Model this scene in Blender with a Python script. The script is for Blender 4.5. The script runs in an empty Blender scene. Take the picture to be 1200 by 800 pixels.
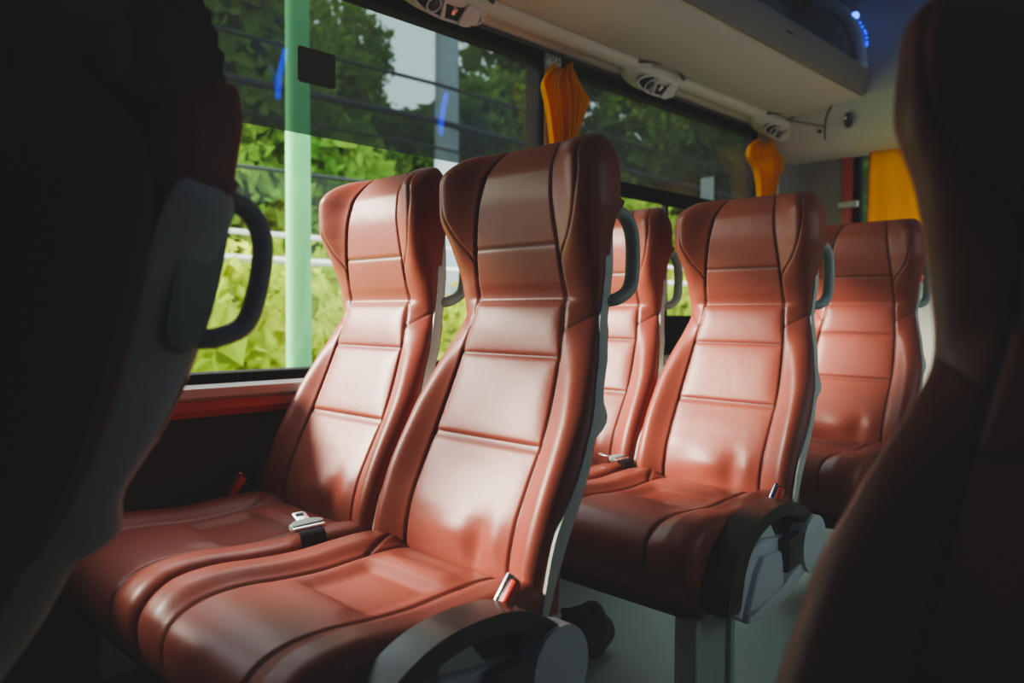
import bpy, bmesh, math, random
import numpy as np
from mathutils import Vector, Matrix, Euler
random.seed(4)
SC = bpy.context.scene
COL = SC.collection
R = math.radians
FLOOR = -0.90                      # z = 0 is the lens height
WX = -0.29                         # plane of the window glass
BACKY = 2.66                       # rear wall
CEIL = 1.42

# ------------------------------------------------------------------ materials
def nt(name):
    m = bpy.data.materials.new(name); m.use_nodes = True
    t = m.node_tree; b = t.nodes['Principled BSDF']
    return m, t, b
def plain(name, col, rough=.5, metal=0, spec=.5, noise=0, nscale=40, bump=0, bscale=300, coat=0):
    m, t, b = nt(name)
    b.inputs['Base Color'].default_value = (*col, 1)
    b.inputs['Roughness'].default_value = rough
    b.inputs['Metallic'].default_value = metal
    b.inputs['Specular IOR Level'].default_value = spec
    b.inputs['Coat Weight'].default_value = coat
    tc = t.nodes.new('ShaderNodeTexCoord')
    if noise:
        n = t.nodes.new('ShaderNodeTexNoise'); n.inputs['Scale'].default_value = nscale; n.inputs['Detail'].default_value = 5
        t.links.new(tc.outputs['Object'], n.inputs['Vector'])
        mx = t.nodes.new('ShaderNodeMixRGB')
        mx.inputs[1].default_value = (*[c*(1-noise) for c in col], 1)
        mx.inputs[2].default_value = (*[min(1, c*(1+noise)) for c in col], 1)
        t.links.new(n.outputs['Fac'], mx.inputs[0]); t.links.new(mx.outputs[0], b.inputs['Base Color'])
    if bump:
        n2 = t.nodes.new('ShaderNodeTexNoise'); n2.inputs['Scale'].default_value = bscale; n2.inputs['Detail'].default_value = 3
        t.links.new(tc.outputs['Object'], n2.inputs['Vector'])
        bp = t.nodes.new('ShaderNodeBump'); bp.inputs['Strength'].default_value = bump; bp.inputs['Distance'].default_value = .002
        t.links.new(n2.outputs['Fac'], bp.inputs['Height']); t.links.new(bp.outputs['Normal'], b.inputs['Normal'])
    return m
def leather_mat():
    m, t, b = nt('red_brown_leather')
    tc = t.nodes.new('ShaderNodeTexCoord')
    n = t.nodes.new('ShaderNodeTexNoise'); n.inputs['Scale'].default_value = 7; n.inputs['Detail'].default_value = 6
    t.links.new(tc.outputs['Object'], n.inputs['Vector'])
    mx = t.nodes.new('ShaderNodeMixRGB')
    mx.inputs[1].default_value = (.210, .043, .028, 1); mx.inputs[2].default_value = (.280, .064, .041, 1)
    t.links.new(n.outputs['Fac'], mx.inputs[0])
    at = t.nodes.new('ShaderNodeAttribute'); at.attribute_name = 'seam'
    mx2 = t.nodes.new('ShaderNodeMixRGB'); mx2.inputs[2].default_value = (.03, .01, .008, 1)
    t.links.new(at.outputs['Fac'], mx2.inputs[0]); t.links.new(mx.outputs[0], mx2.inputs[1])
    t.links.new(mx2.outputs[0], b.inputs['Base Color'])
    v = t.nodes.new('ShaderNodeTexVoronoi'); v.inputs['Scale'].default_value = 420
    t.links.new(tc.outputs['Object'], v.inputs['Vector'])
    n3 = t.nodes.new('ShaderNodeTexNoise'); n3.inputs['Scale'].default_value = 26; n3.inputs['Detail'].default_value = 4
    t.links.new(tc.outputs['Object'], n3.inputs['Vector'])
    b1 = t.nodes.new('ShaderNodeBump'); b1.inputs['Strength'].default_value = .12; b1.inputs['Distance'].default_value = .001
    t.links.new(v.outputs['Distance'], b1.inputs['Height'])
    b2 = t.nodes.new('ShaderNodeBump'); b2.inputs['Strength'].default_value = .12; b2.inputs['Distance'].default_value = .006
    t.links.new(n3.outputs['Fac'], b2.inputs['Height']); t.links.new(b1.outputs['Normal'], b2.inputs['Normal'])
    t.links.new(b2.outputs['Normal'], b.inputs['Normal'])
    b.inputs['Roughness'].default_value = .38; b.inputs['Specular IOR Level'].default_value = .24
    return m
def glass_mat(name, tint, refl, rough=0.0, dust_haze=0):
    m = bpy.data.materials.new(name); m.use_nodes = True; t = m.node_tree
    t.nodes.clear()
    o = t.nodes.new('ShaderNodeOutputMaterial'); tr = t.nodes.new('ShaderNodeBsdfTransparent'); gl = t.nodes.new('ShaderNodeBsdfGlossy')
    tr.inputs[0].default_value = (*tint, 1); gl.inputs['Roughness'].default_value = rough
    fr = t.nodes.new('ShaderNodeFresnel'); fr.inputs['IOR'].default_value = 1.5
    ma = t.nodes.new('ShaderNodeMath'); ma.operation = 'MULTIPLY'; ma.inputs[1].default_value = refl
    mx = t.nodes.new('ShaderNodeMixShader')
    t.links.new(fr.outputs[0], ma.inputs[0]); t.links.new(ma.outputs[0], mx.inputs[0])
    t.links.new(tr.outputs[0], mx.inputs[1]); t.links.new(gl.outputs[0], mx.inputs[2])
    if dust_haze:
        df = t.nodes.new('ShaderNodeBsdfTranslucent'); df.inputs[0].default_value = (.75, .85, .95, 1); m2 = t.nodes.new('ShaderNodeMixShader'); m2.inputs[0].default_value = dust_haze  # translucent mix paints dust and a pale reflection's haze into the glass
        t.links.new(mx.outputs[0], m2.inputs[1]); t.links.new(df.outputs[0], m2.inputs[2]); t.links.new(m2.outputs[0], o.inputs[0])
    else: t.links.new(mx.outputs[0], o.inputs[0])
    return m
def emit_mat(name, col, s):
    m, t, b = nt(name)
    b.inputs['Base Color'].default_value = (*col, 1)
    b.inputs['Emission Color'].default_value = (*col, 1); b.inputs['Emission Strength'].default_value = s
    return m
def leaf_mat(name, c1, c2, tl_mix=.4):
    m, t, b = nt(name)
    t.nodes.remove(b)
    o = t.nodes['Material Output']
    oi = t.nodes.new('ShaderNodeTexNoise'); oi.inputs['Scale'].default_value = .9; oi.inputs['Detail'].default_value = 3
    tc = t.nodes.new('ShaderNodeTexCoord'); t.links.new(tc.outputs['Object'], oi.inputs['Vector'])
    rp = t.nodes.new('ShaderNodeMapRange'); rp.inputs[1].default_value = .35; rp.inputs[2].default_value = .65
    t.links.new(oi.outputs['Fac'], rp.inputs[0])
    mx = t.nodes.new('ShaderNodeMixRGB'); mx.inputs[1].default_value = (*c1, 1); mx.inputs[2].default_value = (*c2, 1)
    t.links.new(rp.outputs[0], mx.inputs[0])
    d = t.nodes.new('ShaderNodeBsdfDiffuse'); tl = t.nodes.new('ShaderNodeBsdfTranslucent'); ms = t.nodes.new('ShaderNodeMixShader'); ms.inputs[0].default_value = tl_mix
    t.links.new(mx.outputs[0], d.inputs[0]); t.links.new(mx.outputs[0], tl.inputs[0])
    t.links.new(d.outputs[0], ms.inputs[1]); t.links.new(tl.outputs[0], ms.inputs[2]); t.links.new(ms.outputs[0], o.inputs[0])
    return m
M = dict(
    leather=leather_mat(),
    shell=plain('grey_seat_plastic', (.47, .50, .45), .5, bump=.15, bscale=500),
    handle=plain('green_grey_handle', (.27, .32, .28), .45, bump=.1, bscale=600),
    cover=plain('blue_grey_plastic', (.55, .60, .63), .5, bump=.2, bscale=500),
    black=plain('black_plastic', (.010, .013, .011), .30, bump=.12, bscale=500),
    matblack=plain('dull_black', (.012, .013, .012), .7),
    latch=plain('dark_latch', (.03, .033, .035), .4),
    steel=plain('painted_steel', (.34, .42, .37), .45, noise=.15),
    chrome=plain('bright_metal', (.75, .75, .74), .22, 1),
    red=plain('red_plastic', (.75, .04, .02), .35),
    webbing=plain('black_webbing', (.02, .02, .022), .8, bump=.3, bscale=900),
    cream=plain('cream_panel', (.72, .69, .58), .55, noise=.05, nscale=6, bump=.05, bscale=200),
    creamgloss=plain('cream_moulding', (.72, .70, .60), .35, noise=.04, nscale=6),
    wallgrey=plain('dark_wall_carpet', (.030, .034, .030), .9, noise=.3, nscale=200, bump=.4, bscale=400),
    rearpanel=plain('beige_grey_panel', (.27, .26, .22), .6, noise=.08, nscale=5, bump=.1, bscale=300),
    sill=plain('pale_sill', (.50, .49, .44), .4),
    redstripe=plain('red_stripe', (.45, .035, .02), .4),
    redtrim=plain('red_trim', (.55, .05, .05), .4),
    gasket=plain('black_rubber', (.008, .009, .009), .85, 0, .08),
    floor=plain('green_grey_floor', (.36, .48, .42), .55, noise=.25, nscale=260, bump=.1, bscale=500),
    curtain=leaf_mat('orange_curtain', (1,.57,.03), (.95,.48,.02), .6) if True else plain('orange_curtain', (.72, .25, .012), .75, noise=.08, nscale=60, bump=.3, bscale=700),
    darkrack=plain('dark_rack', (.05, .055, .055), .5),
    bracket=plain('grey_bracket', (.62, .64, .68), .4),
    rackdeck=plain('grey_green_rack_deck', (.30, .34, .31), .45, noise=.1, nscale=8),
    ceiling=plain('ceiling_panel', (.20, .21, .22), .5, noise=.05),
    led=emit_mat('blue_led', (.01, .06, 1), 1.0),
    ledstrip=emit_mat('blue_led_strip', (.0, .04, 1), 9),
    led_lens=emit_mat('blue_white_led', (.06, .22, 1), 2.2),
    clear=glass_mat('clear_glass', (.93, .97, .92), 1.0),
    tint=glass_mat('tinted_glass', (.10, .13, .118), 1.2, 0, .0035),
    tint2=glass_mat('smoked_glass', (.30, .35, .32), 1.0),
    sticker=plain('dark_green_sticker', (.05, .062, .045), .6, 0, .2, noise=.3, nscale=30),
    skin=plain('skin', (.10, .055, .038), .55),
    hair=plain('black_hair', (.006, .006, .006), .55, bump=.6, bscale=160),
    cloth=plain('black_cloth', (.010, .011, .012), .9, noise=.2, nscale=300, bump=.4, bscale=500),
    eye=plain('eye', (.5, .48, .45), .25), lip=plain('lip', (.22, .08, .07), .5),
    bag=plain('black_bag', (.010, .009, .009), .6, noise=.3, nscale=40, bump=.4, bscale=80),
    darkwood=plain('driver_partition', (.05, .05, .045), .6),
    bark=plain('bark', (.16, .13, .09), .9, noise=.3, nscale=12),
    concrete=plain('grey_concrete', (.33, .37, .42), .85, noise=.1, nscale=10),
    greenpost=plain('pale_green_paint', (.11, .40, .16), .8, noise=.05),
    cable=plain('cable', (.012, .015, .018), .7),
    rail=plain('galvanised_rail', (.62, .64, .60), .5),
    grass=plain('grass', (.27, .36, .05), .9, noise=.35, nscale=3, bump=.6, bscale=20),
    asphalt=plain('asphalt', (.10, .10, .10), .9, noise=.2, nscale=60),
    leafA=leaf_mat('yellow_green_leaves', (.28, .42, .03), (.62, .66, .10)),
    leafB=leaf_mat('mid_green_leaves', (.08, .20, .025), (.26, .38, .06)),
    leafC=leaf_mat('deep_green_leaves', (.035, .10, .02), (.13, .22, .04)),
)

# ------------------------------------------------------------------ helpers
def link(o, parent=None):
    COL.objects.link(o)
    if parent: o.parent = parent
    return o
def mesh_obj(name, verts, faces, mat, parent=None, smooth=True, attr=None, loc=None):
    me = bpy.data.meshes.new(name)
    me.from_pydata([tuple(map(float, v)) for v in verts], [], [tuple(f) for f in faces])
    if smooth: me.polygons.foreach_set('use_smooth', [True]*len(me.polygons))
    if attr is not None:
        a = me.attributes.new('seam', 'FLOAT', 'POINT'); a.data.foreach_set('value', np.asarray(attr, dtype=np.float32))
    me.materials.append(mat)
    o = bpy.data.objects.new(name, me)
    if loc is not None: o.location = loc
    return link(o, parent)
def bm_obj(name, bm, mat, parent=None, smooth=True, loc=None, angle=40):
    bmesh.ops.recalc_face_normals(bm, faces=bm.faces)
    me = bpy.data.meshes.new(name); bm.to_mesh(me); bm.free()
    if smooth:
        me.polygons.foreach_set('use_smooth', [True]*len(me.polygons))
        try: me.set_sharp_from_angle(angle=R(angle))
        except Exception: pass
    me.materials.append(mat)
    o = bpy.data.objects.new(name, me)
    if loc is not None: o.location = loc
    return link(o, parent)
def box_bm(bm, x0, x1, y0, y1, z0, z1, bev=0, seg=2):
    vs = [bm.verts.new(p) for p in [(x0,y0,z0),(x1,y0,z0),(x1,y1,z0),(x0,y1,z0),(x0,y0,z1),(x1,y0,z1),(x1,y1,z1),(x0,y1,z1)]]
    fs = [bm.faces.new([vs[i] for i in f]) for f in [(3,2,1,0),(4,5,6,7),(0,1,5,4),(1,2,6,5),(2,3,7,6),(3,0,4,7)]]
    if bev:
        es = list({e for f in fs for e in f.edges})
        bmesh.ops.bevel(bm, geom=es, offset=bev, segments=seg, profile=.5, affect='EDGES')
def box(name, x0, x1, y0, y1, z0, z1, mat, parent=None, bev=0):
    bm = bmesh.new(); box_bm(bm, x0, x1, y0, y1, z0, z1, bev)
    return bm_obj(name, bm, mat, parent)
def prism_bm(bm, poly, a0, a1, axis='x', bev=0, seg=3):
    """extrude a 2-D outline; axis x: outline is (y,z); axis y: outline is (x,z); axis z: outline is (x,y)"""
    def P(p, a): return {'x': (a, p[0], p[1]), 'y': (p[0], a, p[1]), 'z': (p[0], p[1], a)}[axis]
    lo = [bm.verts.new(P(p, a0)) for p in poly]; hi = [bm.verts.new(P(p, a1)) for p in poly]
    n = len(poly)
    fl = bm.faces.new(lo); fh = bm.faces.new(hi[::-1])
    for i in range(n): bm.faces.new([lo[i], hi[i], hi[(i+1) % n], lo[(i+1) % n]])
    if bev:
        bmesh.ops.bevel(bm, geom=list(set(list(fl.edges)+list(fh.edges))), offset=bev, segments=seg, profile=.6, affect='EDGES')
def prism(name, poly, a0, a1, mat, parent=None, axis='x', bev=0, loc=None):
    bm = bmesh.new(); prism_bm(bm, poly, a0, a1, axis, bev)
    return bm_obj(name, bm, mat, parent, loc=loc)
def catmull(pts, n=8, closed=False):
    P = [Vector(p) for p in pts]; out = []
    m = len(P)
    rng = range(m if closed else m-1)
    for i in rng:
        p0 = P[(i-1) % m] if closed or i > 0 else P[0]*2-P[1]
        p1 = P[i]; p2 = P[(i+1) % m]
        p3 = P[(i+2) % m] if closed or i+2 < m else P[-1]*2-P[-2]
        for k in range(n):
            t = k/n
            out.append(.5*((2*p1)+(p2-p0)*t+(2*p0-5*p1+4*p2-p3)*t*t+(3*p1-p0-3*p2+p3)*t**3))
    if not closed: out.append(P[-1].copy())
    return out
def tube_bm(bm, pts, rad, sides=10, ref=Vector((1,0,0)), rx=None, cap=True):
    """swept oval tube; rad along normal, rx along binormal"""
    P = [Vector(p) for p in pts]; rings = []
    for i, p in enumerate(P):
        t = (P[min(i+1, len(P)-1)]-P[max(i-1, 0)]).normalized()
        b = ref-t*ref.dot(t)
        if b.length < 1e-3: b = Vector((0,1,0))-t*t.y
        b.normalize(); n = t.cross(b)
        r = rad[i] if hasattr(rad, '__len__') else rad
        r2 = (rx[i] if hasattr(rx, '__len__') else rx) if rx else r
        rings.append([bm.verts.new(p+n*(r*math.cos(a))+b*(r2*math.sin(a))) for a in [2*math.pi*k/sides for k in range(sides)]])
    for i in range(len(rings)-1):
        for k in range(sides):
            bm.faces.new([rings[i][k], rings[i][(k+1) % sides], rings[i+1][(k+1) % sides], rings[i+1][k]])
    if cap: bm.faces.new(rings[0][::-1]); bm.faces.new(rings[-1])
def tube(name, pts, rad, mat, parent=None, sides=10, ref=(1,0,0), rx=None):
    bm = bmesh.new(); tube_bm(bm, pts, rad, sides, Vector(ref), rx)
    return bm_obj(name, bm, mat, parent, angle=60)
def empty(name, loc=(0,0,0), label=None, cat=None, group=None, rotz=0):
    o = bpy.data.objects.new(name, None); o.location = loc; o.rotation_euler = (0,0,rotz); o.empty_display_size = .1
    COL.objects.link(o)
    tag(o, label, cat, group); return o
def tag(o, label=None, cat=None, group=None, kind=None):
    if label: o['label'] = label
    if cat: o['category'] = cat
    if group: o['group'] = group
    if kind: o['kind'] = kind
    return o
def struct(o): o['kind'] = 'structure'; return o
def copy_tree(o, parent=None):
    c = o.copy(); COL.objects.link(c)
    if parent: c.parent = parent
    for ch in list(o.children): copy_tree(ch, c)
    return c
def interp(x, xs, ys):
    """smooth (pchip-like) interpolation"""
    xs = np.asarray(xs, float); ys = np.asarray(ys, float)
    if xs[0] > xs[-1]: xs = xs[::-1]; ys = ys[::-1]
    h = np.diff(xs); d = np.diff(ys)/h; m = np.zeros_like(ys)
    m[0] = d[0]; m[-1] = d[-1]
    for i in range(1, len(xs)-1):
        if d[i-1]*d[i] > 0:
            w1 = 2*h[i]+h[i-1]; w2 = h[i]+2*h[i-1]; m[i] = (w1+w2)/(w1/d[i-1]+w2/d[i])
    x = np.clip(np.asarray(x, float), xs[0], xs[-1])
    i = np.clip(np.searchsorted(xs, x)-1, 0, len(h)-1)
    t = (x-xs[i])/h[i]
    return ((2*t**3-3*t**2+1)*ys[i]+(t**3-2*t**2+t)*h[i]*m[i]+(-2*t**3+3*t**2)*ys[i+1]+(t**3-t**2)*h[i]*m[i+1])
def sstep(x, a, b):
    t = np.clip((x-a)/(b-a), 0, 1); return t*t*(3-2*t)

# ------------------------------------------------------------------ seat geometry (local: x across, y to the rear, z from lens height)
PIV = (0.0, -.17, -.48)            # recliner pivot
Zk  = [.33, .30, .26, .20, .125, .06, .030, .019, .0, -.078, -.16, -.229, -.30, -.36, -.42, -.48]
Ycen= [.030,.010,-.010,-.020,-.015,-.005,.002,-.004,-.010,-.031,-.060,-.090,-.126,-.153,-.166,-.168]
Zb  = [.33, .27, .20, .134, .055, 0, -.04, -.108, -.195, -.314, -.414, -.48]
Ybol= [-.030,-.052,-.050,-.034,-.008,-.002,-.020,-.058,-.105,-.165,-.195,-.2]
Zw  = [.33, .30, .25, .20, .134, .055, 0, -.04, -.108, -.195, -.314, -.48]
Wk  = [.178,.195,.209,.210,.193,.180,.175,.183,.205,.225,.230,.230]
RXk = [.05,.05,.05,.05,.06,.075,.08,.07,.055,.05,.045,.04]
RYk = [.05,.05,.05,.05,.045,.03,.028,.03,.035,.04,.045,.045]
Zp  = [.33, .312,.20, .125,.024,-.078,-.229,-.42,-.48]
Pw  = [.074,.079,.098,.108,.116,.129,.140,.138,.136]
Zs  = [.33,.21,.19, .10, .024, -.08, -.1, -.2, -.265, -.36, -.48]
Ys  = [.045,.045,.020,.024, .025, -.008, -.020, -.068, -.100, -.158, -.19]      # leather/shell parting line
YR  = [.05,.05,.056, .06, .06, .030,.018,-.035,-.06,-.11,-.165]                  # rear of the shell
def Yf(z): return interp(z, Zk, Ycen)
def bulge(z):
    b = np.zeros_like(z)
    for a, c, h in ((.018, -.078, .006), (-.078, -.229, .008), (-.229, -.45, .004)):
        t = np.clip((a-z)/(a-c), 0, 1); b += h*np.sqrt(np.maximum(0, 4*t*(1-t)))*((z < a) & (z > c))
    return b
def make_backrest(dark=False):
    zt = .322
    zrows = list(np.linspace(-.475, .26, 250)) + [.26+(zt-.26)*math.sin(a) for a in np.linspace(0, math.pi/2, 26)[1:]]
    zrows = np.array(zrows); nf = 210
    verts = []; seam = []
    tf = np.concatenate([np.linspace(-1, 1, nf)])
    for j, z in enumerate(zrows):
        w = interp(z, Zw, Wk); rx = interp(z, Zb if False else Zw, RXk); ry = interp(z, Zw, RYk)
        yc = float(Yf(z)); yb = float(interp(z, Zb, Ybol)); pw = float(interp(z, Zp, Pw))
        ysd = float(interp(z, Zs, Ys)); 
        # front sheet columns: angle-like distribution near the corner
        x = np.sign(tf)*np.where(np.abs(tf) < .72, np.abs(tf)/.72*(w-rx), (w-rx)+rx*np.sin(np.clip((np.abs(tf)-.72)/.28, 0, 1)*math.pi/2))
        corner = np.where(np.abs(tf) > .72, ry*(1-np.cos(np.clip((np.abs(tf)-.72)/.28, 0, 1)*math.pi/2)), 0)
        ax = np.abs(x)
        blend = sstep(ax, pw-.010, max(pw+.045, min(pw+.085, w-.02)))
        y = yc*(1-blend)+yb*blend + corner
        y = y - float(bulge(np.array([z]))[0])*np.clip(1-(ax/pw)**8, 0, 1)*(ax < pw)
        # lumbar dimples at the foot of the panel
        if z < -.25:
            k = math.exp(-((z+.40)/.045)**2)
            k2 = math.exp(-((z+.385)/.032)**2)
            y = y + .0075*k*np.exp(-((x-.060)/.026)**2) - .008*k2*np.exp(-((x-.0)/.06)**2) - .003*k2*np.exp(-((x-.10)/.02)**2)
        s = np.zeros_like(x)
        def groove(dist, width, depth, tone=1.0):
            nonlocal y, s
            g = np.exp(-(dist/width)**2); y = y+depth*g; s = np.maximum(s, tone*np.exp(-(dist/(width*.62))**2))
        groove(ax-pw, .0034, .005)
        for zz, tone, dp in ((.125, .8, .0022), (-.078, .6, .0018), (-.229, .6, .002)):
            groove(np.where(ax < pw, z-zz, 9), .0042, dp, tone)
        for zz in (-.236,): groove(np.where(ax < pw, z-zz, 9), .0038, .002, .3)
        groove(np.where(ax < pw, z-.0245, 9), .004, .0012, .30)
        if .095 < z < .315:
            xa = float(interp(z, [.095, .115, .15, .20, .25, .315], [pw, .122, .150, .172, .178, .166]))
            groove(ax-xa, .0032, .0026, .95)
        xs_ = (ax-pw)/max(.01, (w-pw)); zl = -.032+.034*xs_
        groove(np.where((ax > pw) & (ax < w), z-zl, 9), .0032, .0022, .75)
        # top roll
        if z > .26:
            q = math.sqrt(max(0, 1-((z-.26)/(zt-.26))**2))
        else: q = 1
        yrear = float(interp(z, Zs, YR)) if z > .2 else ysd+.014+.018*float(sstep(np.array([z]), -.14, -.08)[0])*(1-float(sstep(np.array([z]), -.03, .02)[0])); yrear = yrear if z > .2 else yrear+(.05-yrear)*float(sstep(np.array([z]), .168, .198)[0])
        yrear = max(yrear, float(y[-1])+.012, float(y[0])+.012)
        ym = .5*(yc+yrear)+.006
        wq = (.84+.16*q)
        fx = x*wq; fy = ym+(y-ym)*(q*.97+.03)
        ring = [(a, b, z) for a, b in zip(fx, fy)]; rs = list(s)
        # side then rear (right to left)
        ye = ym+(yrear-ym)*(q*.97+.03)
        we = w*wq; y0 = fy[-1]
        rr = min(.03, .45*(ye-y0)) if z > .2 else .004
        pts = []
        for k in range(1, 5): pts.append((we, y0+(ye-rr-y0)*k/4, z))
        for k in range(1, 7):
            a = k/6*math.pi/2; pts.append((we-rr*(1-math.cos(a)), ye-rr+rr*math.sin(a), z))
        right = pts
        mid = [(we*(1-2*k/14)*.97, ye, z) for k in range(1, 14)]
        left = [(-p[0], p[1], p[2]) for p in reversed(right)]
        side = right+mid+left
        ring += side; rs += [0]*len(side)
        if j == 0: nring = len(ring)
        verts += ring; seam += rs
    faces = []
    nr = len(zrows)
    for j in range(nr-1):
        for i in range(nring):
            k = (i+1) % nring
            faces.append((j*nring+i, j*nring+k, (j+1)*nring+k, (j+1)*nring+i))
    faces.append(tuple(range((nr-1)*nring, nr*nring))); faces.append(tuple(reversed(range(nring))))
    verts = [(v[0]-PIV[0], v[1]-PIV[1], v[2]-PIV[2]) for v in verts]
    return verts, faces, seam
def make_shell(Ysh=None):
    wide = Ysh is not None; Ysh = Ysh or Ys
    zr = [-.474]+list(np.linspace(-.465, .17, 60))+[.18, .188, .194, .198]
    verts = []
    for z in zr:
        zz = min(z, .19)
        w = float(interp(zz, Zw, Wk))+.004; w = w if (z < .0 or wide) else min(w, .187); ys = float(interp(zz, Zs, Ysh)); yr = float(interp(zz, Zs, YR))
        if z > .17: k = (z-.17)/.028; ys += .02*k*k; w -= .012*k*k; yr -= .02*k*k
        if -.20 < z < -.09: yr += .022*math.exp(-((z+.180)/.024)**2)
        yr = max(yr, ys+.022)
        rr = min(.022, .6*(yr-ys))
        pts = [(w-.006, ys), (w-.001, ys+.001), (w, ys+.004)]
        for k in range(0, 7):
            a = k/6*math.pi/2; pts.append((w-rr*(1-math.cos(a)), yr-rr+rr*math.sin(a)))
        for k in range(1, 6): pts.append((w*(1-k/6)-.0, yr+.014*(1-(1-k/6)**2)))
        yi = min(yr-.006, max(ys+.004, float(Yf(np.array([z]))[0] if hasattr(Yf(np.array([z])), '__len__') else Yf(z))+.035))
        pts = [(w*.45, yi), (w-.03, yi), (w-.014, max(ys+.003, min(yi, ys+.02)))]+pts
        dl = .030*float(sstep(np.array([z]), -.16, -.07)[0]); lim = yr-.004
        allp = pts+[(0, yr+.014)]+[(-p[0], max(p[1], min(p[1]+dl, lim)) if q < 6 else p[1]) for q, p in reversed(list(enumerate(pts)))]
        n = len(allp); verts += [(x-PIV[0], y-PIV[1], z-PIV[2]) for x, y in allp]
    faces = []
    for j in range(len(zr)-1):
        for i in range(n):
            k = (i+1) % n; faces.append((j*n+i, j*n+k, (j+1)*n+k, (j+1)*n+i))
    faces.append(tuple(range((len(zr)-1)*n, len(zr)*n))); faces.append(tuple(reversed(range(n))))
    return verts, faces
def make_cushion():
    path = catmull([(0,-.150,-.460),(0,-.175,-.440),(0,-.22,-.434),(0,-.285,-.436),(0,-.36,-.440),(0,-.43,-.437),(0,-.50,-.431),(0,-.555,-.434),(0,-.597,-.449),(0,-.622,-.478),(0,-.624,-.52),(0,-.606,-.56),(0,-.575,-.60)], 14)
    n = len(path); nc = 120; tf = np.linspace(-1, 1, nc); verts = []; seam = []
    W = .2295; r = .034
    x = np.sign(tf)*np.where(np.abs(tf) < .76, np.abs(tf)/.76*(W-r), (W-r)+r*np.sin(np.clip((np.abs(tf)-.76)/.24, 0, 1)*math.pi/2))
    corner = np.where(np.abs(tf) > .76, r*.8*(1-np.cos(np.clip((np.abs(tf)-.76)/.24, 0, 1)*math.pi/2)), 0)
    ax = np.abs(x)
    for j, p in enumerate(path):
        t = (path[min(j+1, n-1)]-path[max(j-1, 0)]).normalized(); nrm = Vector((0, t.z, -t.y))
        if nrm.z < 0 and j < n*.4: nrm = -nrm
        y, z = p.y, p.z
        pw = .120
        ext = 1 if j < n*.72 else max(0, 1-(j-n*.72)/(n*.2))
        h = .015*sstep(ax, pw, pw+.05)*ext*(1.0 if y > -.57 else max(.35, 1+(y+.57)/.06*.65)) - corner
        s = np.zeros_like(x)
        if z > -.47:
            inside = 1-sstep(ax, pw-.055, pw-.004)
            d1 = y+.42; d2 = y+.27
            mid = sstep(y, -.428, -.400)*(1-sstep(y, -.294, -.268))
            h = h - .0115*mid*inside
            h = h + .006*np.exp(-((y+.45)/.03)**2)*inside + .006*np.exp(-((y+.246)/.020)**2)*inside
            for dd in (d1-.004, d2+.006):
                g = np.exp(-(dd/.005)**2)*inside; h = h-.002*g; s = np.maximum(s, .35*g)
        if z > -.53 :
            g = np.exp(-((ax-pw)/.0036)**2); h = h-.0055*g; s = np.maximum(s, np.exp(-((ax-pw)/.0022)**2))
        # seams running out to the corners at the rear
        if y > -.27 and z > -.5:
            xl = pw+(y+.27)*.55; g = np.exp(-((ax-min(xl, .215))/.0036)**2)*(ax > pw); h = h-.004*g; s = np.maximum(s, .8*g)
        row = [(a, y+nrm.y*b, z+nrm.z*b) for a, b in zip(x, h)]
        e = row[-1]; base = (.226, min(max(y, -.585), -.155), -.605)
        side = []; ss = []
        for k in range(1, 9):
            f = k/8; side.append((W*(1-f*.01), e[1]*(1-f)+base[1]*f, e[2]*(1-f)+base[2]*f)); ss.append(.45 if k in (2,) else 0)
        full = [(-a, b, c) for a, b, c in reversed(side)]+row+side
        seam += list(reversed(ss))+list(s)+ss; verts += full; m = len(full)
    faces = []
    for j in range(n-1):
        for i in range(m-1): faces.append((j*m+i, (j+1)*m+i, (j+1)*m+i+1, j*m+i+1))
        faces.append((j*m, j*m+m-1, (j+1)*m+m-1, (j+1)*m))
    faces.append(tuple(range(m))); faces.append(tuple(reversed(range((n-1)*m, n*m))))
    return verts, faces, seam

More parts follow.
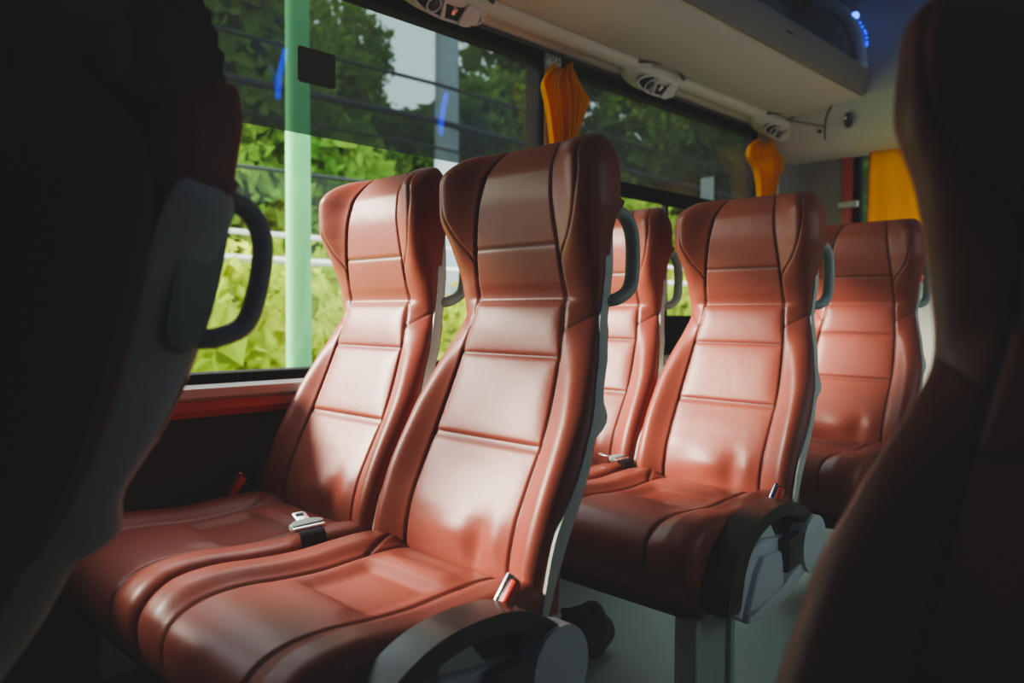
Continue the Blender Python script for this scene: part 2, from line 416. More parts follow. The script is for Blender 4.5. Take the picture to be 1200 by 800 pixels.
def build_seat(aisle):
    """a seat facing -y, built around an Empty on the floor"""
    root = empty('bus_seat', (0, 0, FLOOR))
    Z = -FLOOR                                  # children sit in root space, so lift lens-height z by this
    v, f, s = make_backrest()
    back = mesh_obj('backrest', v, f, M['leather'], root, True, s, loc=(PIV[0], PIV[1], PIV[2]+Z))
    v, f = make_shell()
    sh = mesh_obj('back_shell', v, f, M['shell'], back)
    try: sh.data.set_sharp_from_angle(angle=R(50))
    except Exception: pass
    def B(p): return (p[0]-PIV[0], p[1]-PIV[1], p[2]-PIV[2])
    hp = catmull([(.158,.038,.176),(.182,.050,.183),(.188,.078,.174),(.189,.098,.142),(.189,.101,.085),(.188,.092,.046),(.182,.060,.026),(.158,.040,.024)], 8)
    tube('grab_handle', [B(p) for p in hp], .0115, M['handle'], back, 14, (1,0,0), .0145)
    v, f, s = make_cushion()
    cu = mesh_obj('seat_cushion', v, f, M['leather'], root, True, s, loc=(0, 0, Z))
    # pan and cross beam under the cushion
    bm = bmesh.new(); box_bm(bm, -.205, .205, -.55, -.16, -.632+Z, -.603+Z, .010)
    for zc, yc in ((-.645, -.25), (-.645, -.48)): box_bm(bm, -.22, .19, yc-.020, yc+.020, zc-.016+Z, zc+.016+Z, .004)
    bm_obj('seat_pan', bm, M['matblack'], root)
    # pedestal leg
    if aisle:
        bm = bmesh.new()
        prism_bm(bm, [(-.56, Z-.63), (-.40, Z-.63), (-.40, .03), (-.36, 0), (-.60, 0), (-.56, .03)], .165, .195, 'x', .004)
        for yy in (-.555, -.412): box_bm(bm, .155, .207, yy-.010, yy+.010, .012, Z-.63, .003)
        box_bm(bm, .13, .23, -.62, -.34, 0, .012, .004)
        bm_obj('leg', bm, M['steel'], root)
    else:
        bm = bmesh.new(); box_bm(bm, -.225, -.19, -.52, -.22, Z-.72, Z-.63, .006); box_bm(bm, -.235, -.21, -.54, -.20, Z-.76, Z-.62, .004)
        bm_obj('wall_mount', bm, M['steel'], root)
    # hinge between cushion and back
    bm = bmesh.new(); tube_bm(bm, [(-.2, -.135, -.47+Z), (.2, -.135, -.47+Z)], .022, 14, Vector((0,1,0)))
    for sx in (-.2, .2): box_bm(bm, sx-.006, sx+.006, -.19, -.13, -.60+Z, -.44+Z, .004)
    bm_obj('hinge', bm, M['matblack'], root)
    if aisle:
        outer = catmull([(0,-.592,-.590),(0,-.584,-.54),(0,-.556,-.486),(0,-.508,-.443),(0,-.450,-.415),(0,-.385,-.405),(0,-.31,-.409),(0,-.25,-.432),(0,-.205,-.462)], 6)
        inner = catmull([(0,-.225,-.484),(0,-.27,-.455),(0,-.32,-.437),(0,-.38,-.433),(0,-.440,-.444),(0,-.49,-.470),(0,-.524,-.52),(0,-.542,-.595)], 6)
        ar = prism('side_armrest', [(p.y, p.z+Z) for p in outer]+[(p.y, p.z+Z) for p in inner], .232, .292, M['black'], root, 'x', .010)
        # dark web behind the arch
        bm = bmesh.new(); prism_bm(bm, [(p.y, p.z+Z) for p in inner]+[(-.5, -.63+Z), (-.25, -.60+Z), (-.19, -.53+Z)], .232, .244, 'x', .002)
        bm_obj('web_panel', bm, M['matblack'], ar)
        # grey housing
        hs = [(-.530,-.606),(-.505,-.624),(-.43,-.632),(-.33,-.612),(-.235,-.580),(-.20,-.52),(-.27,-.498),(-.33,-.486),(-.42,-.474),(-.468,-.486),(-.50,-.53)]
        bm = bmesh.new(); prism_bm(bm, [(y, z+Z) for y, z in hs], .244, .276, 'x', .008)
        prism_bm(bm, [(y, z+Z) for y, z in [(-.50,-.602),(-.42,-.612),(-.345,-.590),(-.355,-.535),(-.36,-.508),(-.435,-.504),(-.462,-.53)]], .270, .290, 'x', .006)
        prism_bm(bm, [(y, z+Z) for y, z in [(-.505,-.625),(-.43,-.631),(-.33,-.611),(-.24,-.578),(-.245,-.548),(-.335,-.578),(-.43,-.606),(-.50,-.606)]], .270, .292, 'x', .007)
        prism_bm(bm, [(y, z+Z) for y, z in [(-.42,-.474),(-.40,-.43),(-.375,-.43),(-.33,-.486)]], .246, .262, 'x', .004)
        h = bm_obj('hinge_housing', bm, M['cover'], root)
        c = [(-.215+.060*math.cos(a), -.520+.066*math.sin(a)+Z) for a in [2*math.pi*k/40 for k in range(40)]]
        prism('pivot_cap', c, .262, .300, M['cover'], h, 'x', .007)
        prism('release_lever', [(y, z+Z) for y, z in [(-.352,-.555),(-.292,-.545),(-.290,-.478),(-.350,-.484)]], .276, .302, M['latch'], h, 'x', .005)
        bk = (.222, -.262, -.428)
    else:
        bk = (-.222, -.25, -.412)
    # buckle with its red button
    bm = bmesh.new(); box_bm(bm, -.013, .013, -.010, .010, -.045, .05, .006)
    b = bm_obj('belt_buckle', bm, M['black'], root); b.location = (bk[0], bk[1], bk[2]+Z); b.rotation_euler = (R(-34), R(8), 0); b.scale = (.78, .78, .78)
    bm = bmesh.new(); box_bm(bm, .0, .0155, -.0112, .0112, -.03, .046, .004)
    rb = bm_obj('release_button', bm, M['red'], b)
    bm = bmesh.new(); box_bm(bm, -.0145, -.002, -.0125, .0125, -.02, .054, .005)
    bm_obj('buckle_rim', bm, M['chrome'], b)
    return root, back

def make_tongue(name='belt_tongue'):
    """metal belt tongue with dark grip and a short run of webbing"""
    bm = bmesh.new()
    prism_bm(bm, [(-.011,.0),(-.013,.018),(-.013,.050),(-.009,.056),(.009,.056),(.013,.050),(.013,.018),(.011,.0)], -.0015, .0015, 'z', .0006)
    t = bm_obj(name, bm, M['chrome'])
    bm = bmesh.new(); prism_bm(bm, [(-.0075,.036),(-.0075,.047),(.0075,.047),(.0075,.036)], -.0022, .0022, 'z')
    bm_obj('latch_slot', bm, M['matblack'], t)
    bm = bmesh.new(); prism_bm(bm, [(-.030,-.012),(-.034,.0),(-.024,.010),(-.010,.014),(.010,.014),(.024,.010),(.034,.0),(.030,-.012)], -.006, .006, 'z', .004)
    bm_obj('grip', bm, M['handle'], t)
    bm = bmesh.new(); prism_bm(bm, [(-.031,-.020),(-.031,-.010),(.031,-.010),(.031,-.020)], -.004, .004, 'z', .003)
    bm_obj('loop_bar', bm, M['chrome'], t)
    bm = bmesh.new(); pts = [(0,-.014,0),(0,-.030,-.002),(0,-.042,-.014),(0,-.046,-.045)]
    c = catmull(pts, 6); prev = None
    for p in c:
        cur = [bm.verts.new((p.x+dx, p.y, p.z+dz)) for dx, dz in ((-.024,.0008),(.024,.0008),(.024,-.0008),(-.024,-.0008))]
        if prev:
            for k in range(4): bm.faces.new([prev[k], prev[(k+1) % 4], cur[(k+1) % 4], cur[k]])
        prev = cur
    bm_obj('strap', bm, M['webbing'], t)
    return t

SW = .46; ROW = .8737
G = 'red-brown leather seats on the window side'
aisleB, backB = build_seat(True)
winA, backA = build_seat(False)
aisleB.location = (SW, 0, FLOOR); winA.location = (0, 0, FLOOR)
tag(aisleB, 'red-brown leather aisle seat in the first empty pair, nearest lit seat with black arched armrest', 'seat', G)
tag(winA, 'red-brown leather window seat of the first pair, belt tongue lying on its cushion', 'seat', G)
def put(src, loc, label):
    c = copy_tree(src); c.location = (loc[0], loc[1], FLOOR+(loc[2] if len(loc) > 2 else 0)); c['label'] = label; return c
seatD = put(aisleB, (SW, ROW), 'red-brown leather aisle seat of the second empty pair, orange-red belt buckle over its black armrest')
seatC = put(winA, (0, ROW), 'red-brown leather window seat of the second pair, mostly hidden behind the nearest lit aisle seat')
seatE = put(aisleB, (.44, 1.762, .012), 'red-brown leather seat furthest back, below the orange rear curtain')
seatP = put(aisleB, (SW, -.838), 'reclined dark seat in the left foreground with grey frame and grab handle')
for ch in seatP.children:
    if ch.name.startswith('backrest'):
        ch.rotation_euler = (R(-11.5), 0, 0)
        for g in ch.children:
            if g.name.startswith('back_shell'):      # this seat is seen side-on: its side plate is wider
                v, f = make_shell([.045,.045,-.016,-.024,-.024,-.046,-.054,-.086,-.106,-.160,-.19])
                me = bpy.data.meshes.new('back_shell'); me.from_pydata([tuple(map(float, q)) for q in v], [], [tuple(q) for q in f])
                me.polygons.foreach_set('use_smooth', [True]*len(me.polygons)); me.materials.append(M['shell']); g.data = me
                try: me.set_sharp_from_angle(angle=R(50))
                except Exception: pass
        ml = catmull([(.014,.172),(.034,.186),(.052,.176),(.056,.10),(.050,.03),(.034,.006),(.016,.012),(.008,.04),(.008,.14)] and [(0,.014,.172),(0,.034,.186),(0,.052,.176),(0,.056,.10),(0,.050,.03),(0,.034,.006),(0,.016,.012),(0,.008,.04),(0,.008,.14)], 5, True)
        mp = prism('handle_mount', [(q.y-PIV[1], q.z-PIV[2]) for q in ml], .172, .1915, M['handle'], ch, 'x', .005)
seatF = put(aisleB, (1.455, -.440), 'very dark leather seat across the aisle, out of focus at the right edge')
for ch in seatF.children:
    if ch.name.startswith('backrest'): ch.rotation_euler = (R(-8.5), 0, 0)

Z0 = -FLOOR
t1 = make_tongue(); t1.location = (.190, -.300, -.402+Z0); t1.rotation_euler = (R(10), R(-4), R(78)); t1.parent = winA
t2 = make_tongue(); t2.location = (.20, -.215, -.400+Z0); t2.rotation_euler = (R(6), R(0), R(95)); t2.parent = seatC

# ------------------------------------------------------------------ passenger in the reclined seat
def skin_body():
    ox, oy = SW+.06, -.85
    J = {}   # name: (pos, (rx, ry))
    def P(x, y, z): return Vector((ox+x, oy+y, z))
    J['pelvis'] = (P(0, -.30, -.335), (.125, .10))
    J['waist'] = (P(0, -.20, -.18), (.125, .10))
    J['chest'] = (P(.03, -.105, -.02), (.15, .115))
    J['upper'] = (P(.045, -.05, .085), (.125, .10))
    J['neck'] = (P(.08, .012, .165), (.128, .125))
    J['throat'] = (P(.06, -.01, .215), (.10, .105))
    for s, n in ((-1, 'l'), (1, 'r')):
        J['sh'+n] = (P(.03+s*.165, (.030 if s > 0 else -.05), (.085 if s > 0 else .04)), (.090, .10))
        J['el'+n] = (P(.02+s*.195, (-.072 if s > 0 else -.16), -.21), (.064, .070))
        J['wr'+n] = (P(s*.085, -.385, -.215), (.030, .030))
        J['hip'+n] = (P(s*.085, -.34, -.345), (.09, .085))
        J['kn'+n] = (P(s*.12, -.76, -.345), (.062, .062))
        J['an'+n] = (P(s*.11, -.82, -.80), (.042, .042))
        J['to'+n] = (P(s*.125, -.98, -.855), (.036, .030))
    E = [('pelvis','waist'),('waist','chest'),('chest','upper'),('upper','neck'),('neck','throat')]
    for n in 'lr':
        E += [('upper','sh'+n),('sh'+n,'el'+n),('el'+n,'wr'+n),('pelvis','hip'+n),('hip'+n,'kn'+n),('kn'+n,'an'+n),('an'+n,'to'+n)]
    names = list(J); idx = {n: i for i, n in enumerate(names)}
    me = bpy.data.meshes.new('person')
    me.from_pydata([J[n][0] for n in names], [(idx[a], idx[b]) for a, b in E], [])
    o = bpy.data.objects.new('person', me); COL.objects.link(o)
    md = o.modifiers.new('skin', 'SKIN')
    for i, n in enumerate(names):
        v = me.skin_vertices[0].data[i]; v.radius = J[n][1]; v.use_root = (n == 'pelvis')
    sb = o.modifiers.new('sub', 'SUBSURF'); sb.levels = 2; sb.render_levels = 2
    dg = bpy.context.evaluated_depsgraph_get(); ev = o.evaluated_get(dg)
    m2 = bpy.data.meshes.new_from_object(ev); o.modifiers.clear(); o.data = m2
    m2.polygons.foreach_set('use_smooth', [True]*len(m2.polygons)); m2.materials.clear(); m2.materials.append(M['cloth'])
    return o
person = skin_body()
tag(person, 'person in black clothes leaning back in the reclined foreground seat, black hair above the headrest', 'person')
def uv_blob(fn, nu=40, nv=28):
    vs = []; fs = []
    for j in range(nv+1):
        th = math.pi*j/nv
        for i in range(nu):
            ph = 2*math.pi*i/nu; vs.append(fn(Vector((math.sin(th)*math.cos(ph), math.sin(th)*math.sin(ph), math.cos(th)))))
    for j in range(nv):
        for i in range(nu):
            k = (i+1) % nu; fs.append((j*nu+i, (j+1)*nu+i, (j+1)*nu+k, j*nu+k))
    return vs, fs
HEADC = Vector((SW+.115, -.90+.120, .285))
HROT = Euler((R(-20), R(10), R(-6))).to_matrix()
def head_fn(d):
    p = Vector((d.x*.074, d.y*.095, d.z*.112))
    if d.z < 0: p.x *= 1-.22*(-d.z); p.y = p.y*(1-.10*(-d.z))-.012*(-d.z)
    nose = math.exp(-((d.x/.16)**2+((d.z+.12)/.20)**2)) if d.y < 0 else 0
    p.y -= .020*nose*(1 if d.z < .1 else .4)
    for sx in (-1, 1):
        if d.y < 0: p.y += .007*math.exp(-(((d.x-sx*.36)/.17)**2+((d.z-.10)/.12)**2))
    chin = math.exp(-((d.x/.3)**2+((d.z+.8)/.18)**2)) if d.y < 0 else 0
    p.y -= .012*chin
    return HEADC+HROT@p
v, f = uv_blob(head_fn, 56, 40)
hd = mesh_obj('head', v, f, M['skin'], person)
def hair_fn(d):
    p = Vector((d.x*.084, d.y*.104+.012, d.z*.120+.008))
    lim = -.35 if d.y > 0 else .45
    if d.y < .15 and d.z < .55:           # hairline: tuck inside the face
        k = min(1, max(0, (.15-d.y)/.25))*min(1, max(0, (.55-d.z)/.2)); p *= 1-.22*k
    if d.z < -.45: p *= .82
    w = .004*math.sin(d.x*40+d.z*9)+.003*math.sin(d.y*33-d.z*21)
    if d.y > .2: p.y += .022*math.exp(-((d.z-.05)/.5)**2)
    p += d*w
    return HEADC+HROT@p
v, f = uv_blob(hair_fn, 64, 44)
mesh_obj('hair', v, f, M['hair'], person)
for sx in (-1, 1):
    bm = bmesh.new(); bmesh.ops.create_uvsphere(bm, u_segments=14, v_segments=10, radius=1)
    o = bm_obj('ear', bm, M['skin'], person)
    o.matrix_world = Matrix.Translation(HEADC+HROT@Vector((sx*.076, .012, -.005)))@HROT.to_4x4()@Matrix.Diagonal((.010, .020, .032, 1))
    bm = bmesh.new(); bmesh.ops.create_uvsphere(bm, u_segments=12, v_segments=8, radius=.012)
    o = bm_obj('eye', bm, M['eye'], person); o.location = HEADC+HROT@Vector((sx*.028, -.078, .012))
bm = bmesh.new(); bmesh.ops.create_uvsphere(bm, u_segments=14, v_segments=8, radius=1)
o = bm_obj('mouth', bm, M['lip'], person)
o.matrix_world = Matrix.Translation(HEADC+HROT@Vector((0, -.092, -.055)))@HROT.to_4x4()@Matrix.Diagonal((.024, .008, .007, 1))
# hands with five fingers resting together on the lap
def hand(s):
    base = Vector((SW+.06+s*.085, -.85-.385, -.215)); fw = Vector((-s*.75, -.62, -.22)).normalized()
    up = Vector((0, -.15, 1)); up = (up-fw*up.dot(fw)).normalized(); sd = fw.cross(up)*s
    bm = bmesh.new()
    tube_bm(bm, [base-fw*.02, base+fw*.01, base+fw*.045, base+fw*.085], [.020, .020, .018, .014], 12, sd, [.026, .031, .040, .038])
    for k, (off, L) in enumerate(((-.030, .066), (-.010, .076), (.010, .070), (.029, .056))):
        a = base+fw*.078+sd*off
        tube_bm(bm, [a, a+fw*L*.40-up*.004, a+fw*L*.72-up*.018, a+fw*L*.9-up*.038], [.0095, .009, .0082, .006], 8, sd)
    a = base+fw*.02-sd*.032
    tube_bm(bm, [a, a+fw*.03-sd*.018, a+fw*.062-sd*.020-up*.006], [.012, .0105, .007], 8, up)
    bm_obj('hand', bm, M['skin'], person, angle=80)
hand(-1); hand(1)
for s in (-1, 1):
    bm = bmesh.new(); x, y, z = SW+.06+s*.122, -.85-.955, FLOOR
    prism_bm(bm, [(y+.18, z), (y-.10, z), (y-.125, z+.03), (y-.10, z+.06), (y+.0, z+.085), (y+.09, z+.12), (y+.18, z+.12), (y+.195, z+.05)], x-.045, x+.045, 'x', .022)
    bm_obj('shoe', bm, M['matblack'], person)

# lumpy bag on the floor under the second pair
def bag_fn(d):
    n = .12*math.sin(4*d.x+3*d.z)+.08*math.sin(6*d.y-3*d.z+1)+.03*math.sin(9*d.z+7*d.x)
    p = Vector((d.x*.062, d.y*.085, d.z*.065))*(1+n)
    return Vector((.215, .505, FLOOR+.060))+Vector((p.x, p.y, max(p.z, -.060)))
v, f = uv_blob(bag_fn, 48, 32)
bag = mesh_obj('cloth_bag', v, f, M['bag'])
tag(bag, 'lumpy black bag on the floor just behind the nearest lit seat', 'bag')
tube('carry_loop', catmull([(.18, .47, FLOOR+.10), (.19, .445, FLOOR+.125), (.22, .45, FLOOR+.13), (.245, .48, FLOOR+.10)], 6), .006, M['webbing'], bag, 8, (0,0,1))

# ------------------------------------------------------------------ bus shell
RX = 2.20; FY = -4.6
def S(o): return struct(o)
S(box('floor', -.36, RX+.06, FY, BACKY+.06, FLOOR-.05, FLOOR, M['floor']))
# window bays: (y0, y1)
BAYS = [(-1.15, -.72), (-.63, .868), (.95, 2.375)]  # wall further forward left windowless to hold light off the foreground seats
SILL, TRANS, WTOP = -.165, .455, .862
wl = bmesh.new()
box_bm(wl, -.35, WX+.005, FY, BACKY, FLOOR, -.245)                # dark lower wall
S(bm_obj('wall_left', wl, M['wallgrey']))
pb = bmesh.new()
edges = [FY]+[v for b in BAYS for v in b]+[BACKY]
for i in range(0, len(edges), 2): box_bm(pb, -.345, WX+.022, edges[i], edges[i+1], -.245, .90, .006)
S(bm_obj('trim_1', pb, M['cream']))                                # pillars, plus a solid forward panel added to block light
hb = bmesh.new(); box_bm(hb, -.345, WX+.012, FY, BACKY, WTOP+.012, 1.10); S(bm_obj('trim_2', hb, M['cream']))
sb = bmesh.new(); prism_bm(sb, [(-.345,-.168),(WX+.030,-.168),(WX+.042,-.176),(WX+.042,-.196),(WX+.030,-.206),(-.345,-.206)], FY, BACKY, 'y', .0)
S(bm_obj('trim_3', sb, M['sill']))
sb = bmesh.new(); prism_bm(sb, [(-.345,-.206),(WX+.028,-.206),(WX+.036,-.226),(WX+.028,-.243),(-.345,-.245)], FY, BACKY, 'y')
S(bm_obj('trim_4', sb, M['redstripe']))
def frame_bm(bm, y0, y1, z0, z1, wy, wz0, wz1, x0, x1):
    """black gasket round an opening"""
    box_bm(bm, x0, x1, y0, y1, z0, z0+wz0, .003); box_bm(bm, x0, x1, y0, y1, z1-wz1, z1, .003)
    box_bm(bm, x0, x1, y0, y0+wy, z0+wz0, z1-wz1, .003); box_bm(bm, x0, x1, y1-wy, y1, z0+wz0, z1-wz1, .003)
def pane(name, y0, y1, z0, z1, mat, parent, x=WX):
    return mesh_obj(name, [(x,y0,z0),(x,y1,z0),(x,y1,z1),(x,y0,z1)], [(0,1,2,3)], mat, parent, False)
for i, (y0, y1) in enumerate(BAYS):
    bm = bmesh.new(); frame_bm(bm, y0-.004, y1+.004, SILL-.006, WTOP+.016, .014, .026, .026, -.352, WX+.014)
    w = S(bm_obj('window_%d' % (i+1), bm, M['gasket']))
    if i == 2:
        pane('tinted_pane', y0, y1, .485, WTOP, M['tint'], w)
        bm = bmesh.new(); box_bm(bm, WX-.016, WX+.016, y0, y1, .455, .50, .004); bm_obj('transom_bar', bm, M['gasket'], w)
        ym = 1.62
        for q, (a, b, xo) in enumerate(((y0+.012, ym+.012, .004), (ym-.012, y1-.012, -.006))):
            bm = bmesh.new(); frame_bm(bm, a, b, -.03, .458, .020, .024, .014, WX+xo-.006, WX+xo+.006)
            s_ = bm_obj('sliding_sash', bm, M['gasket'], w); pane('clear_pane', a, b, -.02, .45, M['clear'], s_, WX+xo)
        bm = bmesh.new(); box_bm(bm, WX-.012, WX+.010, y0, y1, SILL, -.025, .003); bm_obj('lower_panel', bm, M['gasket'], w)
    else:
        pane('tinted_pane', y0, y1, TRANS, WTOP, M['tint'], w); pane('clear_pane', y0, y1, SILL, TRANS, M['clear'], w)
# rounded black corners at the top right of window 3
# right-hand wall (mostly solid to keep light out), ceiling, front partition, rear wall
rwb = bmesh.new(); RY0, RY1 = .30, 2.30
for a in ((FY, RY0, FLOOR, CEIL+.05), (RY1, BACKY, FLOOR, CEIL+.05), (RY0, RY1, FLOOR, SILL), (RY0, RY1, WTOP, CEIL+.05)): box_bm(rwb, RX, RX+.06, *a)
S(bm_obj('wall_right', rwb, M['rearpanel']))
bm = bmesh.new(); frame_bm(bm, RY0-.004, RY1+.004, SILL-.006, WTOP+.006, .02, .026, .026, RX-.01, RX+.02)
w5_ = S(bm_obj('window_5', bm, M['gasket'])); pane('tinted_pane', RY0, RY1, SILL, WTOP, M['tint2'], w5_, RX+.01)  # unseen window added to light the aisle sides of the seats
S(box('wall_front', -.35, RX+.06, FY-.05, FY, FLOOR, CEIL+.05, M['darkwood']))
S(box('ceiling', -.35, RX+.06, FY, BACKY+.06, CEIL, CEIL+.05, M['ceiling']))
# rear wall with one window opening
RW0, RW1, RZ0, RZ1 = .045, 1.85, .18, .90
rb = bmesh.new()
box_bm(rb, -.35, RW0, BACKY, BACKY+.06, FLOOR, CEIL); box_bm(rb, RW1, RX+.06, BACKY, BACKY+.06, FLOOR, CEIL)
box_bm(rb, RW0, RW1, BACKY, BACKY+.06, FLOOR, RZ0); box_bm(rb, RW0, RW1, BACKY, BACKY+.06, RZ1, CEIL)
S(bm_obj('wall_rear', rb, M['rearpanel']))
# curved corner post between side and rear
c = [(-.30, BACKY-.20)]+[(-.30+.16*(1-math.cos(a)), BACKY-.18+.18*math.sin(a)) for a in [math.pi/2*k/8 for k in range(9)]]+[(-.14, BACKY+.01), (-.34, BACKY+.01), (-.34, BACKY-.20)]
cb = bmesh.new(); prism_bm(cb, c, -.2, .95, 'z'); S(bm_obj('trim_5', cb, M['rearpanel']))
bm = bmesh.new()
box_bm(bm, RW0-.03, RW0+.018, BACKY-.012, BACKY+.05, RZ0-.02, RZ1, .004); box_bm(bm, RW0-.03, RW1, BACKY-.012, BACKY+.05, RZ0-.03, RZ0, .004)
w5 = S(bm_obj('window_4', bm, M['redtrim']))
bm = bmesh.new(); box_bm(bm, RW0+.018, RW0+.048, BACKY+.0, BACKY+.05, RZ0, RZ1, .004); box_bm(bm, RW0+.018, RW1, BACKY, BACKY+.05, RZ0, RZ0+.03, .004)
bm_obj('rubber_seal', bm, M['gasket'], w5)
mesh_obj('rear_pane', [(RW0, BACKY+.03, RZ0), (RW1, BACKY+.03, RZ0), (RW1, BACKY+.03, RZ1), (RW0, BACKY+.03, RZ1)], [(0,1,2,3)], M['tint2'], w5, False)
bm = bmesh.new(); box_bm(bm, RW0-.04, RW0+.05, BACKY-.03, BACKY-.008, .505, .535, .004); bm_obj('catch', bm, M['shell'], w5)

# ------------------------------------------------------------------ luggage rack, air vents, LED brackets
VENTS = [.36, 1.38, 2.36]
def rack(side):
    """side=-1 is the window side that the camera sees"""
    root = empty('luggage_rack', (WX if side < 0 else RX, 0, .88))
    def X(x): return x if side < 0 else (RX+WX)-x
    yend = 2.38
    def loft(name, prof, y0, y1, mat, th=0):
        bm = bmesh.new(); prism_bm(bm, [(X(x)-root.location.x, z-.88) for x, z in prof], y0, y1, 'y')
        return bm_obj(name, bm, mat, root, angle=50)
    # moulded duct along the wall: bead, cove, groove
    duct = [(-.285,1.0),(-.285,.885),(-.270,.880),(-.245,.884),(-.225,.893),(-.215,.889),(-.196,.880),(-.176,.878),(-.158,.886),(-.150,.898),(-.147,.912),(-.15,1.0)]
    pts = [(p.x, p.y) for p in catmull([(x, z, 0) for x, z in duct[1:-1]], 4)]
    loft('duct_moulding', [duct[0]]+pts+[duct[-1]], FY, BACKY-.10, M['creamgloss'])
    # flat underside
    loft('underside_panel', [(-.150,.912),(-.140,.906),(.195,.945),(.200,.952),(.195,.965),(-.150,.935)], FY, yend, M['cream'])
    # front lip
    lip = [(.195,.944),(.203,.942),(.212,.948),(.236,1.040),(.234,1.050),(.225,1.052),(.216,1.046),(.198,.965)]
    loft('front_lip', lip, FY, yend, M['rearpanel'])
    loft('rack_deck', [(-.28,.99),(.20,.99),(.205,.995),(-.28,1.002)], FY, yend, M['darkrack'])
    # wall behind the shelf, sloping up to the ceiling
    loft('upper_cove', [(-.285,1.0),(-.262,1.0),(-.10,1.38),(.25,1.40),(.25,1.419),(-.285,1.419)], FY, yend, M['rackdeck'])
    # small vent grille and latch on the lip
    for yy in (1.62,):
        bm = bmesh.new(); box_bm(bm, X(.215)-.012-root.location.x, X(.215)+.014-root.location.x, yy-.03, yy+.03, 1.005-.88, 1.03-.88, .004)
        bm_obj('catch', bm, M['latch'], root)
    # brackets with blue LED strips
    ys = [-2.32, -1.22, -.13, .96, 2.07] if side > 0 else [-2.0, -.95, .12, 1.2, 2.30]
    for yb in ys:
        arm = catmull([(X(.222), yb, 1.035), (X(.212), yb, 1.12), (X(.185), yb, 1.22), (X(.12), yb, 1.31), (X(.02), yb, 1.375)], 6)
        bm = bmesh.new(); tube_bm(bm, [(p.x-root.location.x, p.y, p.z-.88) for p in arm], .030, 12, Vector((0,1,0)), .026)
        b = bm_obj('bracket', bm, M['bracket'], root)
        sgn = 1 if side < 0 else -1
        lo, hi = ((1.13, 1.23) if side < 0 else (1.12, 1.38))
        seg = catmull([(X(.246 if side < 0 else .236), yb, lo), (X(.240), yb+(0 if side < 0 else .012), (lo+hi)/2), (X(.215 if side < 0 else .238), yb+(0 if side < 0 else .045), hi)], 8)
        bm = bmesh.new()
        if side < 0:
            for q in range(7):
                p = seg[int(q*(len(seg)-1)/6)]; bmesh.ops.create_uvsphere(bm, u_segments=8, v_segments=6, radius=.006, matrix=Matrix.Translation((p.x-root.location.x, p.y, p.z-.88)))
        else:
            tube_bm(bm, [(p.x-root.location.x, p.y, p.z-.88) for p in seg], .016, 8, Vector((0,1,0)))
        bm_obj('led_strip', bm, M['led'] if side < 0 else M['ledstrip'], b)
        if side < 0:
            bm = bmesh.new(); bmesh.ops.create_uvsphere(bm, u_segments=12, v_segments=8, radius=.016, matrix=Matrix.Translation((X(.195)-root.location.x, yb, 1.265-.88)))
            bm_obj('led_lamp', bm, M['led_lens'], b)
    # ceiling light channel above the shelf
    bm = bmesh.new(); prism_bm(bm, [(X(.30)-root.location.x, 1.40-.88), (X(.36)-root.location.x, 1.385-.88), (X(.40)-root.location.x, 1.40-.88)], FY, yend, 'y')
    bm_obj('light_channel', bm, M['led'] if False else M['darkrack'], root)
    return root
rl = rack(-1); tag(rl, 'cream luggage rack over the windows with blue-lit grey brackets', 'luggage rack', 'luggage racks')
rr = rack(1); tag(rr, 'luggage rack over the opposite side, its blue lights mirrored in the window', 'luggage rack', 'luggage racks')
# ceiling strip light behind the rack
bm = bmesh.new(); box_bm(bm, .46, .50, 2.05, 2.62, 1.385, 1.41, .006)
cl = bm_obj('ceiling_lamp', bm, M['bracket']); tag(cl, 'grey ceiling lamp strip with blue glow near the rear', 'lamp')
bm = bmesh.new(); box_bm(bm, .463, .497, 2.06, 2.60, 1.378, 1.387, .002); bm_obj('lamp_lens', bm, M['led'], cl)

